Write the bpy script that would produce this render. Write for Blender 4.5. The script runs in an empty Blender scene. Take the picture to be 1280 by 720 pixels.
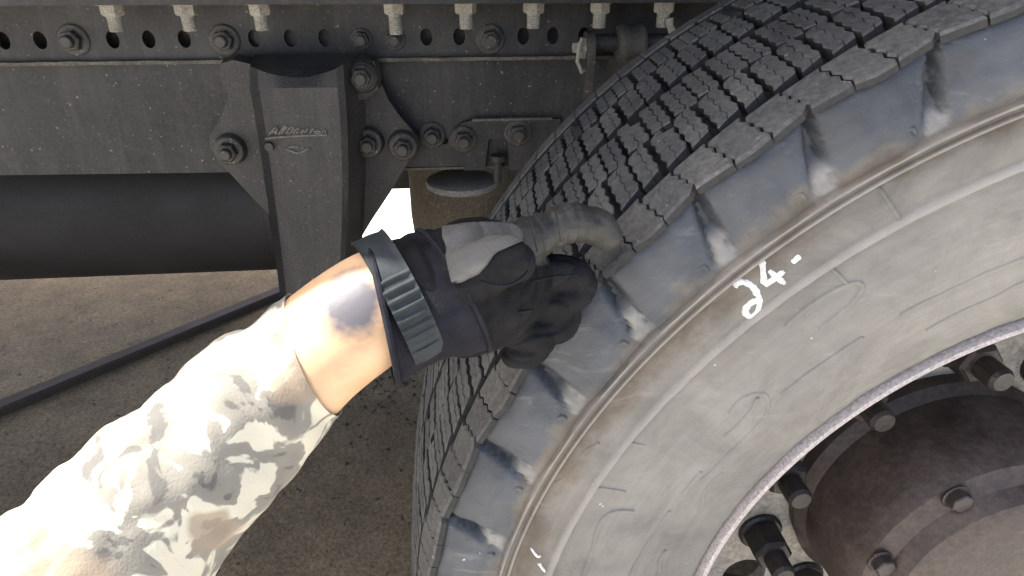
import bpy, bmesh, math, random
from mathutils import Vector, Matrix, Quaternion, noise as mnoise
from mathutils.geometry import intersect_line_line
random.seed(7)
scene = bpy.context.scene
COL = scene.collection
R = math.radians
sin, cos, pi = math.sin, math.cos, math.pi

# ------------------------------------------------------------------ camera, sky, sun, exposure
YAW, PITCH, ROLL, FPX = 0.09874642, 0.4874995, 0.00424, 824.68
CAM = Vector((-0.47191589, -0.35843113, 1.01036004))
FWD = Vector((sin(YAW) * cos(PITCH), cos(YAW) * cos(PITCH), -sin(PITCH)))
_rt = Vector((cos(YAW), -sin(YAW), 0)); _up = _rt.cross(FWD)
RIGHT = cos(ROLL) * _rt + sin(ROLL) * _up
UP = -sin(ROLL) * _rt + cos(ROLL) * _up
cam_data = bpy.data.cameras.new("camera")
cam = bpy.data.objects.new("camera", cam_data); COL.objects.link(cam)
cam_data.sensor_width = 36.0; cam_data.lens = 36.0 * FPX / 1280.0
cam_data.clip_start = 0.02; cam_data.clip_end = 900
M3 = Matrix((RIGHT, UP, -FWD)).transposed()
cam.matrix_world = Matrix.Translation(CAM) @ M3.to_4x4()
scene.camera = cam

SUN_DIR = Vector((0.50, -0.09, -0.86)).normalized()          # the way the light travels
world = bpy.data.worlds.new("World"); scene.world = world; world.use_nodes = True
wn = world.node_tree.nodes; wl = world.node_tree.links
bg = wn["Background"]; sky = wn.new("ShaderNodeTexSky")
sky.sky_type = 'NISHITA'; sky.sun_disc = False
sky.air_density = 0.75; sky.dust_density = 4.5; sky.ozone_density = 0.4
sky.sun_elevation = math.asin(-SUN_DIR.z)
sky.sun_rotation = math.atan2(-SUN_DIR.x, -SUN_DIR.y)
wl.new(sky.outputs[0], bg.inputs[0]); bg.inputs[1].default_value = 0.15
sun_d = bpy.data.lights.new("sun", 'SUN'); sun_d.energy = 5.0; sun_d.angle = R(0.5); sun_d.color = (1, 0.96, 0.90)
sun = bpy.data.objects.new("sun", sun_d); COL.objects.link(sun)
sun.rotation_euler = SUN_DIR.to_track_quat('-Z', 'Y').to_euler()
sun.location = (-3, 0, 6)
scene.view_settings.view_transform = 'Standard'; scene.view_settings.look = 'None'
scene.view_settings.gamma = 1.0; scene.view_settings.exposure = 1.8

GZ = -0.01            # ground level
AX = 0.51             # axle height
FORBID = None

def at(px, py, t):
    """a point at depth t along the viewing axis seen at pixel (px, py) of the 1280x720 photograph"""
    return CAM + t * (FWD + RIGHT * ((px - 640) / FPX) - UP * ((py - 360) / FPX))
def on_y(px, py, y):
    d = FWD + RIGHT * ((px - 640) / FPX) - UP * ((py - 360) / FPX)
    return CAM + d * ((y - CAM.y) / d.y)
def on_z(px, py, z):
    d = FWD + RIGHT * ((px - 640) / FPX) - UP * ((py - 360) / FPX)
    return CAM + d * ((z - CAM.z) / d.z)
def to_px(P):
    d = P - CAM; w = d.dot(FWD)
    return 640 + FPX * d.dot(RIGHT) / w, 360 - FPX * d.dot(UP) / w

# ------------------------------------------------------------------ object helpers
WL = {}
def wloc(o): return WL.get(o.name, Vector((0, 0, 0))) if o else Vector((0, 0, 0))
def tag(o, label=None, cat=None, group=None, kind=None):
    if label: o['label'] = label
    if cat: o['category'] = cat
    if group: o['group'] = group
    if kind: o['kind'] = kind
    return o
def empty(name, loc, label, cat, group=None):
    o = bpy.data.objects.new(name, None); COL.objects.link(o); o.location = loc
    o.empty_display_size = 0.1; WL[o.name] = Vector(loc); return tag(o, label, cat, group)
def mesh_obj(name, verts, faces, mat, parent=None, smooth=True, origin=None, sharp=None):
    """verts in world coordinates; the object's origin is put at `origin` (default the centre)"""
    verts = [Vector(v) for v in verts]
    if origin is None:
        lo = Vector((min(v[i] for v in verts) for i in range(3))); hi = Vector((max(v[i] for v in verts) for i in range(3)))
        origin = (lo + hi) / 2
    origin = Vector(origin)
    me = bpy.data.meshes.new(name); me.from_pydata([v - origin for v in verts], [], faces)
    bm = bmesh.new(); bm.from_mesh(me); bmesh.ops.recalc_face_normals(bm, faces=bm.faces)
    for f in bm.faces: f.smooth = smooth
    if smooth and sharp:
        for e in bm.edges:
            if len(e.link_faces) == 2 and e.calc_face_angle(0) > R(sharp): e.smooth = False
    bm.to_mesh(me); bm.free()
    for m in (mat if isinstance(mat, (list, tuple)) else [mat]): me.materials.append(m)
    return place(name, me, origin, parent)
def place(name, me, origin, parent=None, rot=None):
    o = bpy.data.objects.new(name, me); COL.objects.link(o)
    o.location = Vector(origin) - wloc(parent)
    if parent: o.parent = parent
    if rot: o.rotation_euler = rot
    WL[o.name] = Vector(origin); return o
class G:
    """collects geometry"""
    def __init__(s): s.v = []; s.f = []
    def add(s, v, f):
        n = len(s.v); s.v += [Vector(a) for a in v]; s.f += [tuple(i + n for i in q) for q in f]; return s
    def box(s, lo, hi):
        x0, y0, z0 = lo; x1, y1, z1 = hi
        return s.add([(x0, y0, z0), (x1, y0, z0), (x1, y1, z0), (x0, y1, z0), (x0, y0, z1), (x1, y0, z1), (x1, y1, z1), (x0, y1, z1)],
                     [(0, 3, 2, 1), (4, 5, 6, 7), (0, 1, 5, 4), (1, 2, 6, 5), (2, 3, 7, 6), (3, 0, 4, 7)])
    def prism_xz(s, poly, y0, y1, grow=0.0):
        """polygon of (x,z) from y0 (front) to y1 (back)"""
        n = len(poly); cx = sum(p[0] for p in poly) / n; cz = sum(p[1] for p in poly) / n
        v = [(x, y0, z) for x, z in poly] + [(x + (x - cx) * grow, y1, z + (z - cz) * grow) for x, z in poly]
        f = [tuple(range(n)), tuple(range(2 * n - 1, n - 1, -1))] + [(i, (i + 1) % n, n + (i + 1) % n, n + i) for i in range(n)]
        return s.add(v, f)
    def tube(s, pts, rad, n=8, caps=True, squash=None):
        pts = [Vector(p) for p in pts]; m = len(pts)
        rad = rad if isinstance(rad, (list, tuple)) else [rad] * m
        vs = []; prev = None
        for i, p in enumerate(pts):
            d = (pts[min(i + 1, m - 1)] - pts[max(i - 1, 0)]).normalized()
            if prev is None:
                a = Vector((0, 0, 1)) if abs(d.z) < .9 else Vector((1, 0, 0))
                u = d.cross(a).normalized()
            else: u = (prev - d * prev.dot(d)).normalized()
            prev = u; w = d.cross(u)
            for k in range(n):
                q = 2 * pi * k / n; vs.append(p + (u * cos(q) + w * sin(q)) * rad[i])
        f = [(i * n + k, i * n + (k + 1) % n, (i + 1) * n + (k + 1) % n, (i + 1) * n + k) for i in range(m - 1) for k in range(n)]
        if caps: f += [tuple(range(n - 1, -1, -1)), tuple((m - 1) * n + k for k in range(n))]
        return s.add(vs, f)
    def lathe(s, prof, axis_o, axis='Y', n=48, closed=False):
        """prof: list of (radius, height along the axis)"""
        vs = []
        for k in range(n):
            q = 2 * pi * k / n
            for r, h in prof:
                if axis == 'Y': vs.append((axis_o[0] + r * cos(q), axis_o[1] + h, axis_o[2] + r * sin(q)))
                elif axis == 'Z': vs.append((axis_o[0] + r * cos(q), axis_o[1] + r * sin(q), axis_o[2] + h))
                else: vs.append((axis_o[0] + h, axis_o[1] + r * cos(q), axis_o[2] + r * sin(q)))
        m = len(prof); f = []
        for k in range(n):
            for i in range(m - (0 if closed else 1)):
                j = (i + 1) % m; f.append((k * m + i, k * m + j, ((k + 1) % n) * m + j, ((k + 1) % n) * m + i))
        return s.add(vs, f)
    def obj(s, name, mat, parent=None, smooth=True, origin=None, sharp=35):
        return mesh_obj(name, s.v, s.f, mat, parent, smooth, origin, sharp)
def plate_with_holes(name, outline, holes, y0, y1, mat, parent, bevel=0.0):
    """a flat plate in the XZ plane with real holes, extruded from y0 (front) to y1"""
    bm = bmesh.new(); edges = []
    for loop in [outline] + holes:
        vs = [bm.verts.new((x, y0, z)) for x, z in loop]
        edges += [bm.edges.new((vs[i], vs[(i + 1) % len(vs)])) for i in range(len(vs))]
    bmesh.ops.triangle_fill(bm, use_beauty=True, use_dissolve=False, edges=edges)
    r = bmesh.ops.extrude_face_region(bm, geom=list(bm.faces))
    for e in r['geom']:
        if isinstance(e, bmesh.types.BMVert): e.co.y = y1
    bm.verts.ensure_lookup_table(); v = [tuple(a.co) for a in bm.verts]; f = [tuple(x.index for x in q.verts) for q in bm.faces]
    bm.free()
    return mesh_obj(name, v, f, mat, parent, False)

# ------------------------------------------------------------------ materials
def new_mat(name, rough=.6, metal=0.0):
    m = bpy.data.materials.new(name); m.use_nodes = True
    b = m.node_tree.nodes["Principled BSDF"]; b.inputs["Roughness"].default_value = rough; b.inputs["Metallic"].default_value = metal
    return m, m.node_tree.nodes, m.node_tree.links, b
def N(nodes, typ, **kw):
    n = nodes.new(typ)
    for k, v in kw.items():
        if k in n.inputs: n.inputs[k].default_value = v
        else: setattr(n, k, v)
    return n
def ramp(nodes, stops):
    r = nodes.new("ShaderNodeValToRGB"); e = r.color_ramp.elements
    while len(e) < len(stops): e.new(0.5)
    for i, (p, c) in enumerate(stops):
        e[i].position = p; e[i].color = (c[0], c[1], c[2], 1) if isinstance(c, (tuple, list)) else (c, c, c, 1)
    return r
def mixc(nodes, links, fac, a, b):
    m = nodes.new("ShaderNodeMix"); m.data_type = 'RGBA'
    for sock, val in ((m.inputs[0], fac), (m.inputs[6], a), (m.inputs[7], b)):
        if isinstance(val, bpy.types.NodeSocket): links.new(val, sock)
        elif isinstance(val, (int, float)): sock.default_value = val
        else: sock.default_value = (*val, 1)
    return m.outputs[2]
def coords(nodes, which="Object"): return nodes.new("ShaderNodeTexCoord").outputs[which]
def world_pos(nodes): return nodes.new("ShaderNodeNewGeometry").outputs["Position"]
def noise_tex(nodes, links, vec, scale, detail=4, rough=.55, dist=0.0):
    n = N(nodes, "ShaderNodeTexNoise", Scale=scale, Detail=detail, Roughness=rough, Distortion=dist); links.new(vec, n.inputs["Vector"]); return n.outputs["Fac"]
def bump(nodes, links, b, h, dist=.002, strength=.5, prev=None):
    n = N(nodes, "ShaderNodeBump", Distance=dist, Strength=strength); links.new(h, n.inputs["Height"])
    if prev is not None: links.new(prev, n.inputs["Normal"])
    links.new(n.outputs[0], b.inputs["Normal"]); return n.outputs[0]
def grimy(name, base, dust, rough=.6, amount=.45, scale=14, specks=True, speck_scale=150, bumpd=.0015, metal=0.0, speck_col=(.33, .3, .26), tint=None, speck_at=.70, streak=0.0):
    """dirty painted metal or rubber: two tones of grime, fine grain and splashed specks"""
    m, nd, lk, b = new_mat(name, rough, metal); P = world_pos(nd)
    n1 = noise_tex(nd, lk, P, scale, 6, .62); r1 = ramp(nd, [(.5 - amount * .45, 0), (.5 + amount * .55, 1)]); lk.new(n1, r1.inputs[0])
    c = mixc(nd, lk, r1.outputs[0], base, dust)
    n2 = noise_tex(nd, lk, P, speck_scale * 1.3, 3, .7); r2 = ramp(nd, [(.35, .62), (.7, 1.25)]); lk.new(n2, r2.inputs[0])
    mm = nd.new("ShaderNodeMix"); mm.data_type = 'RGBA'; mm.blend_type = 'MULTIPLY'; mm.inputs[0].default_value = 1
    lk.new(c, mm.inputs[6]); lk.new(r2.outputs[0], mm.inputs[7]); c = mm.outputs[2]
    if streak:
        mp = nd.new("ShaderNodeMapping"); mp.inputs["Scale"].default_value = (38, 38, 4.5); lk.new(P, mp.inputs[0])
        n5 = noise_tex(nd, lk, mp.outputs[0], 1.0, 5, .65, .5); r5 = ramp(nd, [(.46, 0), (.74, streak)]); lk.new(n5, r5.inputs[0]); c = mixc(nd, lk, r5.outputs[0], c, (.12, .108, .088))
        n8 = noise_tex(nd, lk, P, 24, 6, .7, 1.0); r8 = ramp(nd, [(.58, 0), (.68, streak)]); lk.new(n8, r8.inputs[0]); c = mixc(nd, lk, r8.outputs[0], c, (.10, .065, .042))
    if specks:
        n3 = noise_tex(nd, lk, P, speck_scale, 1.5, .5); r3 = ramp(nd, [(speck_at, 0), (speck_at + .05, 1)]); lk.new(n3, r3.inputs[0])
        c = mixc(nd, lk, r3.outputs[0], c, speck_col)
    lk.new(c, b.inputs["Base Color"])
    rr = ramp(nd, [(0, rough - .14), (1, min(1, rough + .2))]); lk.new(r1.outputs[0], rr.inputs[0]); lk.new(rr.outputs[0], b.inputs["Roughness"])
    bump(nd, lk, b, n2, bumpd, .6)
    return m
MAT = {}
MAT['tread'] = grimy("tread_rubber", (.054, .055, .054), (.110, .110, .102), .72, .5, 26, True, 210, .0012, speck_col=(.22, .21, .18), speck_at=.73)
def vary(m, lo, hi):
    nd, lk = m.node_tree.nodes, m.node_tree.links; b = nd["Principled BSDF"]; src = b.inputs["Base Color"].links[0].from_socket
    oi = nd.new("ShaderNodeObjectInfo"); r = ramp(nd, [(0, lo), (1, hi)]); lk.new(oi.outputs["Random"], r.inputs[0])
    mm = nd.new("ShaderNodeMix"); mm.data_type = 'RGBA'; mm.blend_type = 'MULTIPLY'; mm.inputs[0].default_value = 1
    lk.new(src, mm.inputs[6]); lk.new(r.outputs[0], mm.inputs[7]); lk.new(mm.outputs[2], b.inputs["Base Color"])
vary(MAT['tread'], (.80, .80, .82), (1.12, 1.11, 1.06))
MAT['groove'] = grimy("black_rubber_gap_shade", (.014, .014, .014), (.032, .031, .029), .8, .5, 40, False, 200, .0008)  # near-black stands in for the shade between tread blocks
MAT['steel'] = grimy("grimy_black_steel", (.013, .013, .0135), (.042, .040, .036), .58, .5, 9, True, 190, .001, speck_at=.715, streak=.22, speck_col=(.22, .2, .17))
MAT['cast'] = grimy("dusty_cast_iron", (.033, .032, .030), (.082, .077, .068), .64, .5, 12, True, 260, .0022, speck_at=.70, speck_col=(.19, .175, .15), streak=.35)
MAT['dark'] = grimy("black_greasy_steel", (.010, .010, .010), (.034, .030, .026), .5, .5, 12, False, 150, .001, streak=.2)
MAT['black'] = grimy("sooty_black_paint", (.006, .006, .006), (.016, .014, .012), .7, .5, 7, False, 150, .001)
MAT['bolt'] = grimy("dirty_bolt_steel", (.028, .026, .024), (.10, .09, .074), .55, .5, 60, True, 260, .0008)
MAT['pale_bolt'] = grimy("dusty_pale_bolt", (.27, .25, .205), (.44, .41, .34), .7, .6, 60, False, 260, .0008)
MAT['dusty_edge'] = grimy("dust_laden_ledge", (.07, .062, .05), (.20, .175, .135), .85, .5, 30, False, 200, .002)
MAT['disc'] = grimy("dusty_wheel_paint", (.24, .22, .18), (.40, .37, .31), .6, .5, 9, True, 120, .0008, speck_col=(.12, .1, .08))
MAT['lip'] = grimy("pinkish_rim_lip", (.36, .315, .295), (.48, .435, .41), .55, .5, 12, False, 330, .0002, speck_col=(.14, .11, .10), speck_at=.76)
MAT['hub'] = grimy("brown_grease_and_rim_shade", (.030, .020, .016), (.085, .062, .048), .55, .5, 20, False, 120, .001)
MAT['nut'] = grimy("dark_rusty_nut", (.014, .011, .010), (.05, .038, .032), .5, .5, 40, False, 200, .0008)
MAT['bag'] = grimy("brown_dusty_bellows", (.10, .082, .056), (.19, .158, .110), .85, .5, 9, True, 140, .001, speck_col=(.28, .24, .18))
MAT['greydisc'] = grimy("grey_dusty_plate", (.17, .163, .145), (.30, .29, .255), .7, .5, 14, False, 160, .001)
MAT['bar'] = grimy("brown_dirty_bar", (.05, .035, .025), (.09, .065, .048), .8, .5, 20, False, 160, .001)
MAT['mud'] = grimy("dried_pale_mud", (.12, .118, .108), (.30, .295, .27), .9, .6, 70, False, 300, .002)
MAT['worn'] = grimy("cast_script_highlight", (.13, .12, .10), (.27, .25, .21), .7, .5, 120, False, 300, .0008)  # pale tone paints highlights onto the cast script
MAT['chalk'] = grimy("white_crayon", (.62, .61, .57), (.82, .81, .78), .9, .5, 120, False, 500, .001)

def sidewall_mat():
    m, nd, lk, b = new_mat("sidewall_rubber", .55)
    P = coords(nd)                                  # the tyre's own space: origin on the axle
    sep = nd.new("ShaderNodeSeparateXYZ"); lk.new(P, sep.inputs[0])
    cmb = nd.new("ShaderNodeCombineXYZ"); lk.new(sep.outputs[0], cmb.inputs[0]); lk.new(sep.outputs[2], cmb.inputs[2])
    ln = nd.new("ShaderNodeVectorMath"); ln.operation = 'LENGTH'; lk.new(cmb.outputs[0], ln.inputs[0])
    wob = noise_tex(nd, lk, P, 14, 5, .65); big = noise_tex(nd, lk, P, 5, 4, .6); fine = noise_tex(nd, lk, P, 160, 4, .7)
    ma = nd.new("ShaderNodeMath"); ma.operation = 'MULTIPLY_ADD'; lk.new(wob, ma.inputs[0]); ma.inputs[1].default_value = .07; ma.inputs[2].default_value = -.035
    add = nd.new("ShaderNodeMath"); lk.new(ln.outputs["Value"], add.inputs[0]); lk.new(ma.outputs[0], add.inputs[1])
    mr = nd.new("ShaderNodeMapRange"); mr.inputs[1].default_value = .40; mr.inputs[2].default_value = .50; lk.new(add.outputs[0], mr.inputs[0])
    rp = ramp(nd, [(0, (.178, .169, .150)), (.36, (.158, .147, .127)), (.50, (.100, .079, .057)), (.60, (.130, .114, .092)), (.69, (.066, .072, .080)), (.95, (.040, .045, .051))])
    lk.new(mr.outputs[0], rp.inputs[0])
    r2 = ramp(nd, [(.3, .72), (.7, 1.22)]); lk.new(big, r2.inputs[0])
    mm = nd.new("ShaderNodeMix"); mm.data_type = 'RGBA'; mm.blend_type = 'MULTIPLY'; mm.inputs[0].default_value = 1
    lk.new(rp.outputs[0], mm.inputs[6]); lk.new(r2.outputs[0], mm.inputs[7]); c = mm.outputs[2]
    # scattered pale flecks and scuffs
    n3 = noise_tex(nd, lk, P, 120, 2, .5); r3 = ramp(nd, [(.765, 0), (.79, .8)]); lk.new(n3, r3.inputs[0]); c = mixc(nd, lk, r3.outputs[0], c, (.42, .41, .39))
    mp = nd.new("ShaderNodeMapping"); mp.inputs["Scale"].default_value = (18, 18, 60); mp.inputs["Rotation"].default_value = (0, R(40), 0); lk.new(P, mp.inputs[0])
    n4 = noise_tex(nd, lk, mp.outputs[0], 1.0, 4, .7, .6); r4 = ramp(nd, [(.60, 0), (.76, .22)]); lk.new(n4, r4.inputs[0]); c = mixc(nd, lk, r4.outputs[0], c, (.34, .33, .31))
    at2 = nd.new("ShaderNodeMath"); at2.operation = 'ARCTAN2'; lk.new(sep.outputs[2], at2.inputs[0]); lk.new(sep.outputs[0], at2.inputs[1])
    c2 = nd.new("ShaderNodeCombineXYZ"); s1 = nd.new("ShaderNodeMath"); s1.operation = 'MULTIPLY'; lk.new(ln.outputs["Value"], s1.inputs[0]); s1.inputs[1].default_value = 170; lk.new(s1.outputs[0], c2.inputs[0])
    s2 = nd.new("ShaderNodeMath"); s2.operation = 'MULTIPLY'; lk.new(at2.outputs[0], s2.inputs[0]); s2.inputs[1].default_value = 5; lk.new(s2.outputs[0], c2.inputs[1])
    n6 = noise_tex(nd, lk, c2.outputs[0], 1.0, 5, .65, .4); r6 = ramp(nd, [(.3, .91), (.5, 1.0), (.72, 1.08)]); lk.new(n6, r6.inputs[0])
    n7 = noise_tex(nd, lk, P, 22, 6, .7, .8); r7 = ramp(nd, [(.34, .80), (.5, 1.0), (.68, 1.17)]); lk.new(n7, r7.inputs[0])
    for q in (r6, r7):
        m2 = nd.new("ShaderNodeMix"); m2.data_type = 'RGBA'; m2.blend_type = 'MULTIPLY'; m2.inputs[0].default_value = 1
        lk.new(c, m2.inputs[6]); lk.new(q.outputs[0], m2.inputs[7]); c = m2.outputs[2]
    mr2 = nd.new("ShaderNodeMapRange"); mr2.inputs[1].default_value = .41; mr2.inputs[2].default_value = .465; lk.new(ln.outputs["Value"], mr2.inputs[0])
    rg = ramp(nd, [(.16, 0), (.20, .55), (.25, .55), (.29, 0), (.72, 0), (.745, .6), (.77, .1), (.83, .1), (.85, .6), (.88, 0)]); lk.new(mr2.outputs[0], rg.inputs[0])
    rk = nd.new("ShaderNodeMath"); rk.operation = 'MULTIPLY'; lk.new(rg.outputs[0], rk.inputs[0]); lk.new(r7.outputs[0], rk.inputs[1]); c = mixc(nd, lk, rk.outputs[0], c, (.30, .285, .25))
    att = nd.new("ShaderNodeAttribute"); att.attribute_name = "dried_dirt"
    md = mixc(nd, lk, r7.outputs[0], (.045, .044, .041), (.215, .208, .188)); c = mixc(nd, lk, att.outputs["Fac"], c, md)
    lk.new(c, b.inputs["Base Color"])
    rr = ramp(nd, [(.3, .8), (.75, .5)]); lk.new(mr.outputs[0], rr.inputs[0]); lk.new(rr.outputs[0], b.inputs["Roughness"]); b.inputs["Specular IOR Level"].default_value = .38
    h = nd.new("ShaderNodeMath"); h.operation = 'MULTIPLY_ADD'; lk.new(wob, h.inputs[0]); h.inputs[1].default_value = 2.5; lk.new(fine, h.inputs[2])
    bump(nd, lk, b, h.outputs[0], .0012, .55)
    return m
MAT['sidewall'] = sidewall_mat()
def floor_mat():
    m, nd, lk, b = new_mat("gritty_concrete", .9); P = world_pos(nd)
    n1 = noise_tex(nd, lk, P, 1.6, 5, .6); n2 = noise_tex(nd, lk, P, 9, 6, .7); n3 = noise_tex(nd, lk, P, 130, 3, .7); n4 = noise_tex(nd, lk, P, 55, 2, .5)
    r1 = ramp(nd, [(.3, (.150, .106, .055)), (.7, (.240, .182, .106))]); lk.new(n1, r1.inputs[0])
    r2 = ramp(nd, [(.3, .7), (.72, 1.25)]); lk.new(n2, r2.inputs[0])
    r3 = ramp(nd, [(.3, .55), (.68, 1.35)]); lk.new(n3, r3.inputs[0])
    c = r1.outputs[0]
    for rr in (r2, r3):
        mm = nd.new("ShaderNodeMix"); mm.data_type = 'RGBA'; mm.blend_type = 'MULTIPLY'; mm.inputs[0].default_value = 1
        lk.new(c, mm.inputs[6]); lk.new(rr.outputs[0], mm.inputs[7]); c = mm.outputs[2]
    r4 = ramp(nd, [(.27, 1), (.31, 0)]); lk.new(n4, r4.inputs[0]); c = mixc(nd, lk, r4.outputs[0], c, (.05, .042, .034))
    lk.new(c, b.inputs["Base Color"]); bump(nd, lk, b, n3, .006, .7)
    return m
MAT['floor'] = floor_mat()
MAT['pale'] = grimy("painted_glare_concrete", (.42, .40, .36), (.55, .53, .49), .9, .5, 3, False, 60, .001)  # much paler than the floor, sun glare painted into the colour
def skin_mat():
    m, nd, lk, b = new_mat("skin", .5); P = world_pos(nd)
    n = noise_tex(nd, lk, P, 45, 4, .6); r = ramp(nd, [(.3, (.50, .31, .165)), (.7, (.66, .44, .26))]); lk.new(n, r.inputs[0]); c = r.outputs[0]
    # a soft inked mark on the wrist
    s = nd.new("ShaderNodeVectorMath"); s.operation = 'DISTANCE'; lk.new(P, s.inputs[0]); s.inputs[1].default_value = TATTOO
    n2 = noise_tex(nd, lk, P, 90, 3, .6)
    a = nd.new("ShaderNodeMath"); a.operation = 'MULTIPLY_ADD'; lk.new(n2, a.inputs[0]); a.inputs[1].default_value = .012; lk.new(s.outputs["Value"], a.inputs[2])
    rp = ramp(nd, [(.016, .95), (.024, 0)]); lk.new(a.outputs[0], rp.inputs[0]); c = mixc(nd, lk, rp.outputs[0], c, (.055, .06, .075))
    lk.new(c, b.inputs["Base Color"])
    b.inputs["Subsurface Weight"].default_value = .12; b.inputs["Subsurface Radius"].default_value = (.01, .004, .002); b.inputs["Subsurface Scale"].default_value = .5
    n5 = noise_tex(nd, lk, P, 420, 3, .6); bump(nd, lk, b, n5, .0003, .4)
    return m
TATTOO = at(438, 376, .277)
MAT['skin'] = skin_mat()
def sleeve_mat():
    m, nd, lk, b = new_mat("printed_sleeve_cloth", .85); P = world_pos(nd)
    n1 = noise_tex(nd, lk, P, 48, 3.5, .5, .7); r1 = ramp(nd, [(.475, (.50, .465, .36)), (.50, (.19, .178, .145)), (.60, (.17, .158, .128)), (.62, (.095, .09, .078))]); lk.new(n1, r1.inputs[0])
    n2 = noise_tex(nd, lk, P, 26, 2, .5, .3); r2 = ramp(nd, [(.56, 0), (.62, .8)]); lk.new(n2, r2.inputs[0])
    c = mixc(nd, lk, r2.outputs[0], r1.outputs[0], (.24, .185, .125))
    lk.new(c, b.inputs["Base Color"]); n3 = noise_tex(nd, lk, P, 900, 2, .5); bump(nd, lk, b, n3, .0005, .5)
    b.inputs["Sheen Weight"].default_value = .15
    return m
MAT['sleeve'] = sleeve_mat()
def cloth(name, c1, c2, rough, sc=60, weave=700, bd=.0006, spec=.12):
    m, nd, lk, b = new_mat(name, rough); P = world_pos(nd)
    n = noise_tex(nd, lk, P, sc, 4, .6); r = ramp(nd, [(.3, c1), (.7, c2)]); lk.new(n, r.inputs[0]); lk.new(r.outputs[0], b.inputs["Base Color"])
    w = noise_tex(nd, lk, P, weave, 2, .5); bump(nd, lk, b, w, bd, .6); b.inputs["Specular IOR Level"].default_value = spec; return m
MAT['glove'] = cloth("black_glove_fabric", (.006, .006, .0065), (.017, .0165, .017), .75)
MAT['finger'] = cloth("worn_grey_glove_finger", (.020, .0195, .0175), (.050, .048, .042), .5, 70, spec=.3)
MAT['panel'] = cloth("light_grey_glove_panel", (.085, .082, .075), (.115, .111, .103), .7, 40)
MAT['cuff'] = cloth("navy_glove_cuff", (.009, .009, .012), (.021, .021, .027), .8)
MAT['strap'] = cloth("teal_grey_rubber_strap", (.019, .022, .023), (.036, .042, .044), .6, 50, 400, .0004, .2)

# ------------------------------------------------------------------ the setting
def ground():
    S = 400; g = G()
    xs = [-S, -6, 6, S]; ys = [-S, -6, 8, S]
    for i in range(3):
        for j in range(3):
            g.add([(xs[i], ys[j], GZ), (xs[i + 1], ys[j], GZ), (xs[i + 1], ys[j + 1], GZ), (xs[i], ys[j + 1], GZ)], [(0, 1, 2, 3)])
    bm = bmesh.new(); vs = [bm.verts.new(v) for v in g.v]
    for f in g.f: bm.faces.new([vs[i] for i in f])
    bmesh.ops.remove_doubles(bm, verts=bm.verts, dist=1e-5)
    me = bpy.data.meshes.new("ground"); bm.to_mesh(me); bm.free(); me.materials.append(MAT['floor'])
    o = place("ground", me, (0, 0, 0)); o['kind'] = 'structure'; return o
ground()
def glare_bounce_apron():
    g = G(); g.add([(-60, 1.86, GZ + .004), (60, 1.86, GZ + .004), (60, 90, GZ + .004), (-60, 90, GZ + .004)], [(0, 1, 2, 3)])  # far sheet, its pale colour carries the glare of sunlit ground
    g.add([(-60, -40, GZ + .004), (60, -40, GZ + .004), (60, -.22, GZ + .004), (-60, -.22, GZ + .004)], [(0, 1, 2, 3)])  # unseen near sheet, added to bounce light onto the wheel
    o = g.obj("glare_bounce_apron", MAT['pale'], None, False); o['kind'] = 'structure'
glare_bounce_apron()
def debris():
    g = G(); rnd = random.Random(3)
    def bit(x, y, r):
        n = 5; top = [(x + r * .6 * cos(2 * pi * k / n + x * 99), y + r * .6 * sin(2 * pi * k / n + x * 99), GZ + r * rnd.uniform(.5, .9)) for k in range(n)]
        bot = [(x + r * rnd.uniform(.8, 1.3) * cos(2 * pi * k / n + x * 99), y + r * rnd.uniform(.8, 1.3) * sin(2 * pi * k / n + x * 99), GZ - .001) for k in range(n)]
        g.add(top + bot, [tuple(range(n))] + [(k, n + k, n + (k + 1) % n, (k + 1) % n) for k in range(n)])
    c = on_z(500, 490, GZ)
    for i in range(150):
        bit(c.x + rnd.gauss(0.02, .10), c.y + rnd.gauss(0, .11), rnd.choice((.0022, .003, .004, .0055)))
    for i in range(260):
        bit(rnd.uniform(-1.5, -.3), rnd.uniform(.35, 1.9), rnd.choice((.0016, .002, .003)))
    o = g.obj("gravel_debris", MAT['nut'], None, False); o['kind'] = 'stuff'; o['label'] = "dark crumbs of dirt scattered on the brown floor"; return o
debris()
def floor_bar():
    a = Vector((-1.62, .985, GZ)); b = Vector((-.93, 1.672, GZ)); d = (b - a).normalized(); n = Vector((-d.y, d.x, 0)) * .022
    h = Vector((0, 0, .018)); c = Vector((0, 0, .024)); m = n * .8
    v = [a - n, a + n, b + n, b - n, a - n + h, a + n + h, b + n + h, b - n + h, a - m + c, a + m + c, b + m + c, b - m + c]
    f = [(0, 1, 5, 4), (1, 2, 6, 5), (2, 3, 7, 6), (3, 0, 4, 7), (4, 5, 9, 8), (5, 6, 10, 9), (6, 7, 11, 10), (7, 4, 8, 11), (8, 9, 10, 11)]
    o = mesh_obj("floor_bar", v, f, MAT['bar'], None, False)
    tag(o, "narrow dark brown bar lying on the floor behind the spring hanger", "bar")
floor_bar()

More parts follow.
